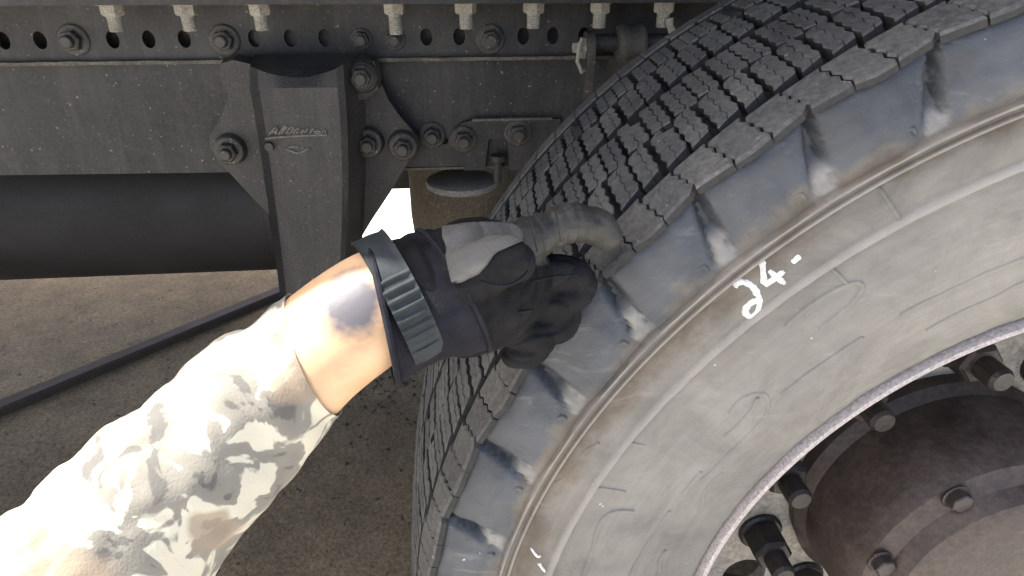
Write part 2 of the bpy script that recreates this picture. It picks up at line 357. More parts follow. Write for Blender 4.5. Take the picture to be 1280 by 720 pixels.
# ------------------------------------------------------------------ the wheel (tyre, tread blocks, rim, hub)
truck = empty("truck", (0, 1.15, GZ), "grimy black truck with exposed frame rail, cast spring hanger and big dusty wheel", "truck")
wheel = bpy.data.objects.new("wheel", None); COL.objects.link(wheel); wheel.parent = truck; WL["wheel"] = Vector((0, .108, GZ)); wheel.location = WL["wheel"] - WL["truck"]
wheel.empty_display_size = .1; wheel['label'] = "dusty wheel with worn siped tread and 24 written on the sidewall in white crayon"
AO = Vector((0, 0, AX))
def rt(y):                                               # crown of the tread
    u = (y - .108) / .129; return .5205 - .0115 * abs(u) ** 3.2
def tyre_carcass():
    # outer profile from the tread floor over the shoulder to the bead: (radius, y)
    prof = [(.5065, .236), (.507, .18), (.5075, .108), (.507, .04), (.5050, .002), (.5055, -.012), (.5045, -.0195), (.5015, -.0222), (.498, -.0232), (.494, -.0238), (.489, -.0242), (.484, -.0252), (.4815, -.0257), (.479, -.0262), (.4765, -.0267), (.474, -.0272), (.4715, -.0277),
            (.469, -.0282), (.467, -.0287), (.465, -.0292), (.463, -.0297), (.461, -.0302), (.4585, -.0312), (.4578, -.0352), (.4562, -.0354), (.4550, -.0334), (.4532, -.0336), (.4520, -.0356), (.4505, -.0358), (.4490, -.0332),
            (.444, -.0344), (.437, -.0356), (.4275, -.0364), (.4250, -.0366), (.4235, -.0388), (.4210, -.0392), (.4190, -.0370), (.414, -.0374), (.400, -.0378), (.385, -.0376), (.3745, -.0366), (.3715, -.0362),
            (.362, -.0350), (.3445, -.0325), (.327, -.0285), (.312, -.0235), (.302, -.0190), (.2955, -.0160), (.2915, -.0115), (.290, -.004)]
    inner = [(.292, .02), (.300, .06), (.300, .16), (.292, .20), (.30, .235), (.36, .2515), (.42, .2535), (.47, .2475), (.50, .2385)]
    allp = prof + inner; n = 1440; m = len(allp); vs = []; mud = []
    for k in range(n):
        q = 2 * pi * k / n                               # angle from -X up to +Z
        for i, (r, y) in enumerate(allp):
            rr, yy = r, y; mu = 0.0
            if i < len(prof):
                dg = math.degrees(q)
                ctr = .15 + (.502 - r) * (-30)               # the notches lean a little towards the bead
                d = ((dg - ctr + 4) % 8) - 4; arc = abs(d) * pi / 180 * r
                if .4575 < r < .505 and y < -.015:
                    w = .0026 + max(0, .500 - r) * .10; s = max(0, min(1, (w + .0022 - arc) / .0044)); s = s * s * (3 - 2 * s)
                    dep = .0105 * min(1, .25 + max(0, .505 - r) / .006) if r > .4665 else .0105 * (r - .4575) / .009 * .75
                    yy += dep * s
                    kn = int(round((dg - ctr) / 8)); hv = mnoise.noise(Vector((kn * 3.7, 2, 8)))            # each notch holds its own amount of dried dirt
                    r0 = .4785 + .011 * hv; fl = max(0, min(1, (r0 - r) / .007)) * max(0, min(1, (r - .4575) / .003)); gr = mnoise.noise(Vector((dg * 2.6, r * 210, kn)))
                    wm = w * (.95 + .3 * gr); sm = max(0, min(1, (wm + .0016 - arc) / .0028)); fl *= sm
                    yy -= fl * (dep * s * (.86 + .2 * hv) + .0007 * gr + .0012 * max(0, 1 - (arc / w) ** 2)); mu = max(0, min(1, fl * (.85 + .5 * gr + .35 * hv)))
                    mu = max(mu, .5 * max(0, min(1, (gr + .1 - arc / .012) * 2)) * max(0, min(1, (.474 - r) / .006)))
                    pr = max(0, min(1, (r - .4585) / .016)) * max(0, min(1, (.507 - r) / .012))
                    yy += -.0024 * (1 - cos(pi * min(1, abs(d) / 3.2))) * (.35 + .65 * pr) + .0016 + .0008 * mnoise.noise(Vector((dg * .9, r * 60, 1)))
                elif r < .445 and yy < 0:
                    yy += .0012 * mnoise.noise(Vector((dg * .11, r * 30, 5))) + .0005 * mnoise.noise(Vector((dg * .5, r * 90, 9)))
            vs.append((-rr * cos(q), yy, AX + rr * sin(q))); mud.append(mu)
    f = []
    for k in range(n):
        for i in range(m):
            j = (i + 1) % m; k2 = (k + 1) % n; f.append((k * m + i, k * m + j, k2 * m + j, k2 * m + i))
    o = mesh_obj("tyre", vs, f, [MAT['sidewall']], wheel, True, AO, 50)
    o.data.attributes.new("dried_dirt", 'FLOAT', 'POINT').data.foreach_set("value", mud); return o
tyre = tyre_carcass()
# groove floors get the near-black rubber, their shade put into the colour
tyre.data.materials.append(MAT['groove'])
for p in tyre.data.polygons:
    c = p.center; rr = math.hypot(c.x, c.z)
    if (rr > .4995 and -.018 < c.y) or c.y > .20: p.material_index = 1

def ring(theta_deg, r, y):                               # wheel space, origin on the axle
    q = R(theta_deg); return Vector((-r * cos(q), y, r * sin(q)))
SIPE = 6
def half_outline(u0, u1, y0, y1, s0, s1, zz, cut=None, ph=0.0, slant=0.0):
    """closed outline in (degrees, y): the two lateral edges zigzag, the two long edges are offset s0/s1 at the u1 end"""
    k = 7; pts = []; vm = (y0 + y1) / 2
    a = math.degrees(1 / .52)
    for i in range(k + 1):                               # edge at u0 from y0 to y1
        t = i / k; pts.append((u0 + a * (zz * (1 if i % 2 else -1) + slant * ((y0 + (y1 - y0) * t) - vm)), y0 + (y1 - y0) * t))
    y0b, y1b = y0 + s0, y1 + s1
    e = []
    for i in range(k + 1):
        t = 1 - i / k; e.append((u1 + a * (zz * (1 if (k - i) % 2 else -1) + slant * ((y0b + (y1b - y0b) * t) - vm)), y0b + (y1b - y0b) * t))
    if cut == 'far':                                     # the pocket beside the groove: a corner taken off
        e = [(u1 - a * .0105, y1b - .0008), (u1 - a * .0075, y1b - .008)] + [q for q in e if q[1] < y1b - .0105]
    if cut == 'near':
        e = [q for q in e if q[1] > y0b + .0095] + [(u1 - a * .0065, y0b + .0075), (u1 - a * .0095, y0b + .0008)]
    return pts + e
def add_block(vs, fs, outline, depth, rtop, th0=0.0, dent=0.0, roundr=.0009):
    n = len(outline); cu = sum(p[0] for p in outline) / n; cy = sum(p[1] for p in outline) / n
    hu = max(abs(p[0] - cu) for p in outline); hy = max(abs(p[1] - cy) for p in outline)
    ku = 1 - roundr / max(1e-4, hu * pi / 180 * .52); ky = 1 - roundr / hy
    b = len(vs)
    for u, y in outline: vs.append(ring(th0 + u, rtop(y) - (depth(y) if callable(depth) else depth), y))
    for u, y in outline: vs.append(ring(th0 + u, rtop(y) - roundr, y))
    for u, y in outline: vs.append(ring(th0 + cu + (u - cu) * ku, rtop(cy + (y - cy) * ky) - dent, cy + (y - cy) * ky))
    for lv in (0, 1):
        for i in range(n): j = (i + 1) % n; fs.append((b + lv * n + i, b + lv * n + j, b + (lv + 1) * n + j, b + (lv + 1) * n + i))
    fs.append(tuple(b + 2 * n + i for i in range(n)))
ROWS = [(.0060, .0450, 0.0, .0046), (.0510, .0940, .85, -.0044), (.1000, .1430, .40, .0044), (.1495, .1850, 1.25, -.0040)]
def row_block(row, var=0, th0=0.0, jitter=0.0):
    y0, y1, _, saw = row; vs, fs = [], []; rnd = random.Random(var * 31 + int(y0 * 1e4))
    g = .125; mid = 1.0 + rnd.uniform(-.06, .06); wide = .36 if var % 2 else .125
    o1 = half_outline(g, mid - .026, y0, y1, saw * .5, saw * .5, .0009, None, slant=.08)
    o2 = half_outline(mid + .026, 2 - wide, y0 + saw * .5, y1 + saw * .5, saw * .4, saw * .4, .0009, ('far', None, 'near', None)[var % 4] if wide > .2 or var == 0 else None, slant=.08)
    dn = rnd.uniform(0, .0006)
    add_block(vs, fs, o1, .0135, rt, th0, dn); add_block(vs, fs, o2, .0135, rt, th0, rnd.uniform(0, .0006))
    return vs, fs
def shoulder_block(var, side, th0=0.0):
    """side -1: the near shoulder, +1: the far one; three unlike blocks per sidewall notch"""
    vs, fs = [], []; g = .045; w = 8 / 3; kind = var // 3; var = var % 3; jr = random.Random(kind * 7 + var + (0 if side < 0 else 50)); j = lambda a: jr.uniform(-a, a) if kind else 0
    if side < 0:
        e = [-.0234, -.0258, -.0264, -.0224]; i0, i1 = e[var] + j(.0007), e[var + 1] + j(.0007)
        inn = [.0005, .0022, -.0008][var]
        k = 7; a = math.degrees(1 / .52); pts = []; g += abs(j(.05))
        for i in range(k + 1):
            t = i / k; pts.append((g + a * .0011 * (1 if i % 2 else -1) + a * .20 * (.5 - t) * .022, i0 + (inn - i0) * t))
        q = []
        for i in range(k + 1):
            t = i / k; q.append((w - g + a * .0011 * (1 if i % 2 else -1) + a * .20 * (.5 - t) * .022, i1 + (inn + .0016 - i1) * t))
        if var == 2: q = [(w - .34, i1 - .0012)] + q[1:]
        q = q[::-1]
        if var == 1: q = q + [(w * .55, i1 - .0012)]
        add_block(vs, fs, pts + q, lambda y: .0055 if y < -.010 else .0095, rt, th0, abs(j(.0012)), .0014 + abs(j(.0008)))
    else:
        y0 = .1915 + (.001, -.001, .002)[var]
        pts = half_outline(g, w - g, y0, .2345, .001, .0, .0011, None, slant=.08)
        add_block(vs, fs, pts, .0125, rt, th0, 0, .0012)
    return vs, fs
def wheel_mesh(name, vs, fs, mat, sm=False):
    me = bpy.data.meshes.new(name); me.from_pydata([tuple(v) for v in vs], [], fs)
    bm = bmesh.new(); bm.from_mesh(me); bmesh.ops.recalc_face_normals(bm, faces=bm.faces); bm.to_mesh(me); bm.free()
    me.materials.append(mat)
    if mat is MAT['tread']:                              # the tops carry dust, the flanks are blackened to paint in the gaps' shade
        me.materials.append(MAT['groove'])
        for p in me.polygons:
            c = p.center; d = Vector((c.x, 0, c.z)).normalized()
            if p.normal.dot(d) < .3: p.material_index = 1
    if sm:
        for p in me.polygons: p.use_smooth = True
    return me
HUBC = Vector((0, 0, AX)) - WL["wheel"]                   # the axle's centre in the wheel's own space
wear = random.Random(21)
def spun(name, me, theta, parent):
    o = bpy.data.objects.new(name, me); COL.objects.link(o); o.parent = parent; o.location = HUBC; o.rotation_euler = (0, R(theta), 0)
    if name == "tread_block": k = 1 - wear.uniform(0, .0022); o.scale = (k, 1, k); o.rotation_euler = (R(wear.uniform(-.08, .08)), R(theta + wear.uniform(-.05, .05)), 0)
    return o
rest_v, rest_f = [], []
def rest(vf):
    n = len(rest_v); rest_v.extend(vf[0]); rest_f.extend(tuple(i + n for i in q) for q in vf[1])
LO, HI = 13, 76
for ri, row in enumerate(ROWS):
    mv = [wheel_mesh("tread_block", *row_block(row, v), MAT['tread']) for v in range(8)]
    for k in range(180):
        th = k * 2 + row[2]
        if LO <= th <= HI: spun("tread_block", mv[(k + ri) % 8], th, wheel)
        else: rest(row_block(row, (k + ri) % 8, th))
for side in (-1, 1):
    mv = [wheel_mesh("shoulder_block", *shoulder_block(v, side), MAT['tread']) for v in range(12)]
    for k in range(135):
        th = k * 8 / 3 + .15
        if LO <= th <= HI: spun("shoulder_block", mv[k % 3 + 3 * ((k // 3 * 7 + k) % 4)], th, wheel)
        else: rest(shoulder_block(k % 3, side, th))
o = spun("rear_tread", wheel_mesh("rear_tread", rest_v, rest_f, MAT['tread']), 0, wheel); o['kind'] = 'stuff'

# moulded marks, crayon figures
def on_side(th, r, lift=.0):                             # outer sidewall surface in the wheel's space
    P = [(.2955, -.0160), (.312, -.0235), (.327, -.0285), (.3445, -.0325), (.362, -.0350), (.385, -.0376), (.400, -.0378), (.414, -.0374), (.4275, -.0364), (.437, -.0356), (.449, -.0332), (.461, -.0302), (.48, -.026)]
    for (a, ya), (b, yb) in zip(P, P[1:]):
        if a <= r <= b: y = ya + (yb - ya) * (r - a) / (b - a); break
    else: y = -.036
    return ring(th, r, y - lift)
def smooth_path(pts, it=2):
    for _ in range(it):
        q = [pts[0]]
        for a, b in zip(pts, pts[1:]): q += [(a[0] * .75 + b[0] * .25, a[1] * .75 + b[1] * .25), (a[0] * .25 + b[0] * .75, a[1] * .25 + b[1] * .75)]
        pts = q + [pts[-1]]
    return pts
def sidewall_line(name, paths, width, height, mat, it=2, seed=0, ragged=0.0):
    """a low ridge (or a crayon stroke) that follows the sidewall"""
    vs, fs = [], []; rnd = random.Random(seed)
    for path in paths:
        pts = smooth_path(path, it); b = len(vs); m = len(pts)
        for i, (th, r) in enumerate(pts):
            a0 = pts[max(i - 1, 0)]; a1 = pts[min(i + 1, m - 1)]
            du = (a1[0] - a0[0]) * pi / 180 * r; dr = a1[1] - a0[1]; L = math.hypot(du, dr) or 1e-6
            nu, nr = -dr / L, du / L; w = width * (1 + rnd.uniform(-ragged, ragged)) * (.55 if i in (0, m - 1) else 1)
            for s, h in ((-1, -.0006), (-.62, height), (.62, height), (1, -.0006)):
                vs.append(on_side(th + s * nu * w / r * 180 / pi, r + s * nr * w, h))
        for i in range(m - 1):
            for j in range(3): fs.append((b + i * 4 + j, b + i * 4 + j + 1, b + (i + 1) * 4 + j + 1, b + (i + 1) * 4 + j))
        fs += [(b, b + 1, b + 2, b + 3), tuple(b + (m - 1) * 4 + j for j in (3, 2, 1, 0))]
    return spun(name, wheel_mesh(name, vs, fs, mat, True), 0, wheel)
two = [(46.09, .447), (46.54, .4478), (46.91, .445), (47.11, .4408), (47.05, .4359), (46.88, .4302), (46.24, .4251), (45.67, .4236), (45.38, .4257), (45.38, .4299), (45.84, .4321), (46.41, .4322), (46.75, .4301)]
sidewall_line("crayon_digit", [two], .0023, .0007, MAT['chalk'], 2, 1, .16)
sidewall_line("crayon_digit", [[(48.79, .4493), (48.46, .4449), (47.79, .4361), (48.63, .4357), (49.56, .4362)], [(48.72, .4420), (49.07, .4289)]], .0023, .00075, MAT['chalk'], 1, 2, .16)
sidewall_line("crayon_dash", [[(50.38, .4375), (50.75, .4381), (51.12, .4381)]], .0022, .0007, MAT['chalk'], 1, 3, .2)
sidewall_line("crayon_scribble", [[(15.6, .442), (14.64, .4351), (14.9, .4330)], [(13.9, .4322), (13.68, .4312), (12.89, .4257)]], .0013, .0006, MAT['chalk'], 1, 4, .3)
loop = [(28.96, .3532), (31.02, .3512), (33.28, .3517), (35.01, .3504), (36.9, .3514), (38.66, .3522), (40.22, .3562), (40.98, .3629), (41.38, .3691), (41.0, .375), (40.08, .379), (39.13, .3803), (37.6, .377)]
sidewall_line("moulded_ridge", [loop], .0017, 0.00075, MAT['sidewall'], 2)
sidewall_line("moulded_ridge", [[(40.63, .3716), (39.59, .3672), (38.0, .3655), (36.52, .3646), (35.21, .366)]], .0017, 0.00075, MAT['sidewall'], 2)
for k, (a, b, r) in enumerate([(26.6, 30.2, .3586), (42.3, 52, .3592), (12, 24, .3588), (56, 70, .3592)]):
    sidewall_line("moulded_ridge", [[(a + (b - a) * i / 12, r) for i in range(13)]], .0018, 0.00080, MAT['sidewall'], 1)
for a, r0, r1 in ((30.2, .421, .410), (52.5, .421, .403), (24.6, .4195, .400), (58, .449, .4235)):
    sidewall_line("moulded_ridge", [[(a, r0), (a + .25, (r0 + r1) / 2), (a + .5, r1)]], .0015, 0.00065, MAT['sidewall'], 1)
for path in ([(12, .3965), (17, .3985), (19.5, .403), (21.5, .4035), (22.5, .398), (23.0, .385)], [(24.5, .3345), (26.2, .3365), (27, .342), (29.5, .3445), (31, .3425)],
             [(47, .404), (50, .4065), (53.5, .404), (54.2, .396), (52.5, .389), (49, .387)], [(58, .333), (62, .3355), (66, .3345), (67, .3385), (72, .3395)],
             [(23.5, .4465), (26, .4400), (27.5, .4435), (29, .4375)], [(10, .333), (14, .3355), (15, .340), (17.5, .341)]):
    sidewall_line("moulded_ridge", [path], .0018, 0.00075, MAT['sidewall'], 2)
for k in range(1, 12):
    a = 8 * k + 4.9
    sidewall_line("moulded_mark", [[(a - .5, .4685), (a + .55, .4690), (a + .62, .4640)]], .0016, .0009, MAT['sidewall'], 1)

# rim, disc, hub, nuts
def rim():
    g = G(); g.lathe([(.2925, -.002), (.2927, -.0165), (.2913, -.0202), (.2890, -.0210), (.2870, -.0198), (.2858, -.015), (.2858, -.002)], AO, 'Y', 160, True)
    g.obj("rim_flange", MAT['lip'], wheel, True, AO, 40)
    g = G(); g.lathe([(.2856, -.0125), (.2820, -.004), (.2780, .006), (.271, .018), (.2655, .032), (.262, .06), (.258, .117), (.262, .128), (.29, .135), (.29, .0), (.2856, -.0035)], AO, 'Y', 160, True)
    return g.obj("rim", MAT['hub'], wheel, True, AO, 40)  # dark barrel: dirt plus the shadow inside the rim, painted in
rim_o = rim()
HUBB = [(-.112 * cos(R(45 * k + 10)), AX + .112 * sin(R(45 * k + 10))) for k in range(8)]
def circle_xz(cx, cz, r, n=24, rz=None, rot=0.0):
    rz = rz or r; return [(cx + r * cos(t) * cos(rot) - rz * sin(t) * sin(rot), cz + r * cos(t) * sin(rot) + rz * sin(t) * cos(rot)) for t in (2 * pi * k / n for k in range(n))]
holes = []
for k in range(10):
    a = R(-39 + 36 * k); holes.append(circle_xz(-.208 * cos(a), AX + .208 * sin(a), .025, 24, .025))
disc = plate_with_holes("wheel_disc", circle_xz(0, AX, .2605, 96), holes + [circle_xz(0, AX, .118, 48)], .118, .132, MAT['disc'], wheel)
hub = G().lathe([(.122, .20), (.134, .115), (.136, .102), (.128, .092), (.126, .030), (.118, .012), (.104, .004), (.098, -.010), (.085, -.016), (.0001, -.018)], AO, 'Y', 64).obj("hub", MAT['hub'], wheel, True, AO, 30)
def hexpts(r, off=0): return [(r * cos(pi / 3 * k + off), r * sin(pi / 3 * k + off)) for k in range(6)]
def nut_mesh(name, mat, flange=.0235, hr=.0205, h=.026, stud=.0115, sl=.022, fl=.006):
    """axis -Y, origin on the seat"""
    g = G()
    g.lathe([(.0001, 0), (flange, 0), (flange, -fl * .6), (flange * .9, -fl), (hr * .8, -fl)], (0, 0, 0), 'Y', 20)
    hx = hexpts(hr); n = 6
    v = [(x, -fl, z) for x, z in hx] + [(x, -fl - h * .88, z) for x, z in hx] + [(x * .86, -fl - h, z * .86) for x, z in hx]
    g.add(v, [tuple(range(6))[::-1], tuple(range(12, 18))] + [(i, (i + 1) % n, n + (i + 1) % n, n + i) for i in range(n)] + [(n + i, n + (i + 1) % n, 2 * n + (i + 1) % n, 2 * n + i) for i in range(n)])
    if sl: g.lathe([(stud, -fl - h + .001), (stud, -fl - h - sl * .85), (stud * .8, -fl - h - sl), (.0001, -fl - h - sl)], (0, 0, 0), 'Y', 14)
    me = bpy.data.meshes.new(name); me.from_pydata([tuple(a) for a in g.v], [], g.f)
    bm = bmesh.new(); bm.from_mesh(me); bmesh.ops.recalc_face_normals(bm, faces=bm.faces); bm.to_mesh(me); bm.free(); me.materials.append(mat); return me
lug_me = nut_mesh("lug_nut", MAT['nut'], sl=.024, h=.030)
for k in range(10):
    a = R(-21 + 36 * k); place("lug_nut", lug_me, (-.1675 * cos(a), .118, AX + .1675 * sin(a)), wheel, (0, .3 * k, 0))

cap_me = nut_mesh("hub_bolt", MAT['nut'], .012, .0095, .008, .006, 0, .002)
for k, (x, z) in enumerate(HUBB): place("hub_bolt", cap_me, (x, .0075, z), wheel, (0, k * .5, 0))
# ------------------------------------------------------------------ the truck's chassis
def cyl_poly(px_list, y): return [(on_y(a, b, y).x, on_y(a, b, y).z) for a, b in px_list]
RY = .72
# frame rail with its row of real holes
hole_px = [318, 363, 406, 533, 574, 654, 691, 730]
hx0 = on_y(318, 48, RY).x; hole_xs = [on_y(p, 48, RY).x for p in hole_px] + [hx0 - .0505 * k for k in (2, 3, 4, 6, 7, 8, 10, 11, 13)] + [on_y(730, 48, RY).x + .0505 * k for k in (4, 5, 7, 8, 9, 11, 12, 14)]
rail = plate_with_holes("frame_rail", [(-3.2, .8475), (3.4, .8475), (3.4, 1.12), (-3.2, 1.12)], [circle_xz(x, .8765, .0092, 16, .0125) for x in hole_xs], RY, RY + .009, MAT['steel'], truck)
def rough_strip(name, x0, x1, y0, y1, z0, z1, mat, parent, amp=.0022, step=.012, seed=1):
    """a dust-laden ledge with an uneven lower and upper edge"""
    n = int((x1 - x0) / step); vs = []; fs = []
    for i in range(n + 1):
        x = x0 + (x1 - x0) * i / n; a = amp * mnoise.noise(Vector((x * 28, seed, 0))); b = amp * mnoise.noise(Vector((x * 28, seed + 7, 3)))
        vs += [(x, y0, z0 + a), (x, y0, z1 + b), (x, y1, z1 + .001), (x, y1, z0)]
    for i in range(n):
        for j in range(4): k = (j + 1) % 4; fs.append((i * 4 + j, i * 4 + k, i * 4 + 4 + k, i * 4 + 4 + j))
    fs += [(0, 1, 2, 3), tuple(4 * n + j for j in (3, 2, 1, 0))]
    return mesh_obj(name, vs, fs, mat, parent, False)
rough_strip("dusty_ledge", -3.2, 3.4, RY - .010, RY - .0005, .8425, .8475, MAT['dusty_edge'], rail, .0016)
G().box((-3.2, RY + .0095, 1.09), (3.4, RY + .09, 1.12)).box((-3.2, RY + .0095, .8475), (3.4, RY + .075, .856)).obj("rail_flange", MAT['dark'], rail, False)
G().box((-3.2, RY + .030, .8565), (3.4, RY + .036, 1.089)).obj("inner_liner", MAT['hub'], rail, False)
# unseen deck added overhead; its edge shades the wheel but not the arm
SHADE_E = -.041
shade_deck = G().box((-4.2, SHADE_E + .04, 1.30), (4.2, 2.00, 1.42)).obj("unseen_shade_deck", MAT['steel'], truck, False)
G().box((-4.2, SHADE_E, 1.305), (4.2, SHADE_E + .039, 1.46)).obj("shade_deck_edge", MAT['steel'], shade_deck, False)
for k in range(14):
    x = -3.9 + k * .6; G().box((x, .06, 1.20), (x + .06, 1.98, 1.299)).obj("shade_deck_bearer", MAT['dark'], shade_deck, False)
# mounting angle above the rail with its hanging bolts
za = on_y(500, 1.5, .665).z
mount = G().box((-3.0, .62, za), (3.2, .7195, za + .010)).box((-3.0, .62, za + .0101), (3.2, .630, za + .14)).obj("mounting_angle", MAT['dark'], truck, False)
def hang_bolt(length, taper):
    g = G(); hx = hexpts(.0155, .4)
    v = [(x, y, 0) for x, y in hx] + [(x, y, -.014) for x, y in hx] + [(x * .86, y * .86, -.0165) for x, y in hx]; n = 6
    g.add(v, [tuple(range(6)), tuple(range(17, 11, -1))] + [(i, (i + 1) % n, n + (i + 1) % n, n + i) for i in range(n)] + [(n + i, n + (i + 1) % n, 2 * n + (i + 1) % n, 2 * n + i) for i in range(n)])
    prof = [(.0205, .0), (.0205, -.0028), (.0001, -.0028)]; g.lathe([(.0001, 0), (.0205, 0), (.0205, -.0022), (.012, -.0022)], (0, 0, 0), 'Z', 18)
    pr = [(.0098, -.016)]; z = -.018
    while z > -length: pr += [(.0098, z), (.0089, z - .0011)]; z -= .0022
    pr += [(.0088 * taper, -length), (.0001, -length)]; g.lathe(pr, (0, 0, 0), 'Z', 14)
    me = bpy.data.meshes.new("hanging_bolt"); me.from_pydata([tuple(a) for a in g.v], [], g.f)
    bm = bmesh.new(); bm.from_mesh(me); bmesh.ops.recalc_face_normals(bm, faces=bm.faces); bm.to_mesh(me); bm.free(); me.materials.append(MAT['pale_bolt']); return me
hb = [hang_bolt(.043, 1), hang_bolt(.036, .9)]
xs = [on_y(p, 10, .665).x for p in (493, 582, 667, 750, 830)]
dx = (xs[-1] - xs[0]) / 4
for i, x in enumerate(xs + [xs[0] - dx * k for k in (1.9, 2.9, 3.9)] + [xs[-1] + dx * k for k in (1, 2, 3)]):
    place("hanging_bolt", hb[0 if i == 0 else 1], (x, .665, za - .0005), mount, (0, 0, .7 * i))
# bolts through the rail
bolt_s = nut_mesh("rail_bolt", MAT['bolt'], .0165, .0125, .011, .008, .008, .003)
bolt_w = nut_mesh("rail_bolt", MAT['bolt'], .0225, .0150, .013, .009, .010, .004)
for px, py, me in ((281, 50, bolt_w), (452, 49, bolt_s), (493, 49, bolt_s), (613, 49, bolt_w)):
    p = on_y(px, py, RY); place("rail_bolt", me, (p.x, RY, p.z), rail, (0, px * .7, 0))
for k, x in enumerate((-1.16, -1.01, .35, .6)): place("rail_bolt", bolt_w, (x, RY, .8765), rail, (0, k * .9, 0))
# side plate below the rail
GY = .735
gus = plate_with_holes("side_plate", cyl_poly([(-160, 75), (760, 70), (760, 206), (440, 212), (250, 216), (-160, 221)], GY), [circle_xz(*cyl_poly([(556, 176)], GY)[0], .006, 12)], GY, GY + .012, MAT['steel'], truck)
rough_strip("plate_edge", cyl_poly([(505, 212)], GY)[0][0], cyl_poly([(700, 208)], GY)[0][0], GY - .003, GY - .0003, cyl_poly([(505, 212)], GY)[0][1] - .001, cyl_poly([(505, 212)], GY)[0][1] + .003, MAT['dusty_edge'], gus, .001)
for px, py in ((540, 169),):
    p = on_y(px, py, GY); place("plate_bolt", bolt_w, (p.x, GY, p.z), gus, (0, .4, 0))
# bracket plate with rounded corner, its bolts and the recess
BY = .724
br_px = [(700, 149), (640, 149), (592, 150), (577, 154), (568, 163), (566, 175), (571, 188), (578, 200), (580, 213), (606, 213), (611, 174), (634, 174), (637, 213), (700, 213)]
bracket = G().prism_xz(cyl_poly(br_px, BY), BY, GY - .0005).obj("bracket_plate", MAT['steel'], truck, False)
rough_strip("bracket_edge", cyl_poly([(590, 150)], BY)[0][0], cyl_poly([(690, 149)], BY)[0][0], BY - .0032, BY - .0003, cyl_poly([(590, 151)], BY)[0][1] - .0005, cyl_poly([(590, 149)], BY)[0][1] + .0005, MAT['dusty_edge'], bracket, .0006)
for px, py, me in ((579, 174, bolt_w), (647, 166, bolt_w)):
    p = on_y(px, py, BY); place("bracket_bolt", me, (p.x, BY, p.z), bracket, (0, px, 0))
p = on_y(622, 205, GY - .012)
G().lathe([(.0001, -.022), (.006, -.022), (.0075, -.012), (.007, .012), (.013, .016), (.013, .026), (.0001, .026)], (p.x, GY - .014, p.z - .01), 'Z', 14).obj("grease_fitting", MAT['steel'], bracket)
# spring hanger: a draughted pillar with bolted wings
HY0, HY1 = .610, .7015
right = [(440, 74), (468, 77), (474, 98), (485, 124), (500, 146), (516, 164), (520, 178), (514, 198), (503, 214), (488, 240), (464, 276), (440, 316), (425, 372), (418, 420)]
rp = cyl_poly(right, HY1); xc = on_y(370, 100, HY0).x
cx = (on_y(310, 80, HY0).x + on_y(430, 100, HY0).x) / 2 - .008
poly = rp + [(2 * cx - x, z) for x, z in rp[::-1]]
hanger = G().prism_xz(poly, HY1, RY - .0105).obj("spring_hanger", MAT['cast'], truck, False)
def pillar():
    # rows down the pillar: (left x, right x, front y, z)
    top = [(282, 74), (300, 79), (318, 86), (340, 92), (366, 94), (392, 91), (415, 84), (440, 76)]
    L0, R0 = on_y(314, 110, HY0).x, on_y(430, 110, HY0).x; z0 = on_y(366, 110, HY0).z
    L1, R1 = on_y(352, 374, HY0).x, on_y(428, 374, HY0).x; z1 = on_y(366, 374, HY0).z
    vs = []; fs = []; nx = 14; rows = []
    zs = [None] + [z0 + (z1 - .10 - z0) * i / 22 for i in range(23)]
    for ri, z in enumerate(zs):
        t = 0 if ri == 0 else (z0 - z) / (z0 - z1)
        l = L0 + (L1 - L0) * t ** 1.5 if t > 0 else L0; r = R0 + (R1 - R0) * (t ** 1.6 if t > 0 else 0)
        row = []
        for i in range(nx + 1):
            u = i / nx; x = l + (r - l) * u; zz = z; y = HY0
            if ri == 0: zz = z0 + .012 + .016 * (2 * u - 1) ** 2; y = HY0 + .012
            edge = min(u, 1 - u)
            if ri > 0 and u < .07: y -= .006                       # raised left rib
            if ri > 0 and .07 <= u < .22: y += .005
            y += .0012 * mnoise.noise(Vector((x * 40, 3, zz * 40)))
            if u > .97: y += .006
            row.append((x, y, zz))
        # sides back to the wings, spreading with the draught
        lx = (row[0][0] - .012, HY1 + .001, row[0][2] + (0.004 if ri == 0 else 0)); rx = (row[-1][0] + .018, HY1 + .001, row[-1][2] + (0.004 if ri == 0 else 0))
        rows.append([lx] + row + [rx])
    m = nx + 3
    for r_ in rows: vs += r_
    for i in range(len(rows) - 1):
        for j in range(m - 1): fs.append((i * m + j, i * m + j + 1, (i + 1) * m + j + 1, (i + 1) * m + j))
    fs += [tuple(range(m))[::-1], tuple((len(rows) - 1) * m + j for j in range(m))]
    return mesh_obj("hanger_pillar", vs, fs, MAT['cast'], hanger, True, None, 28)
pil = pillar()
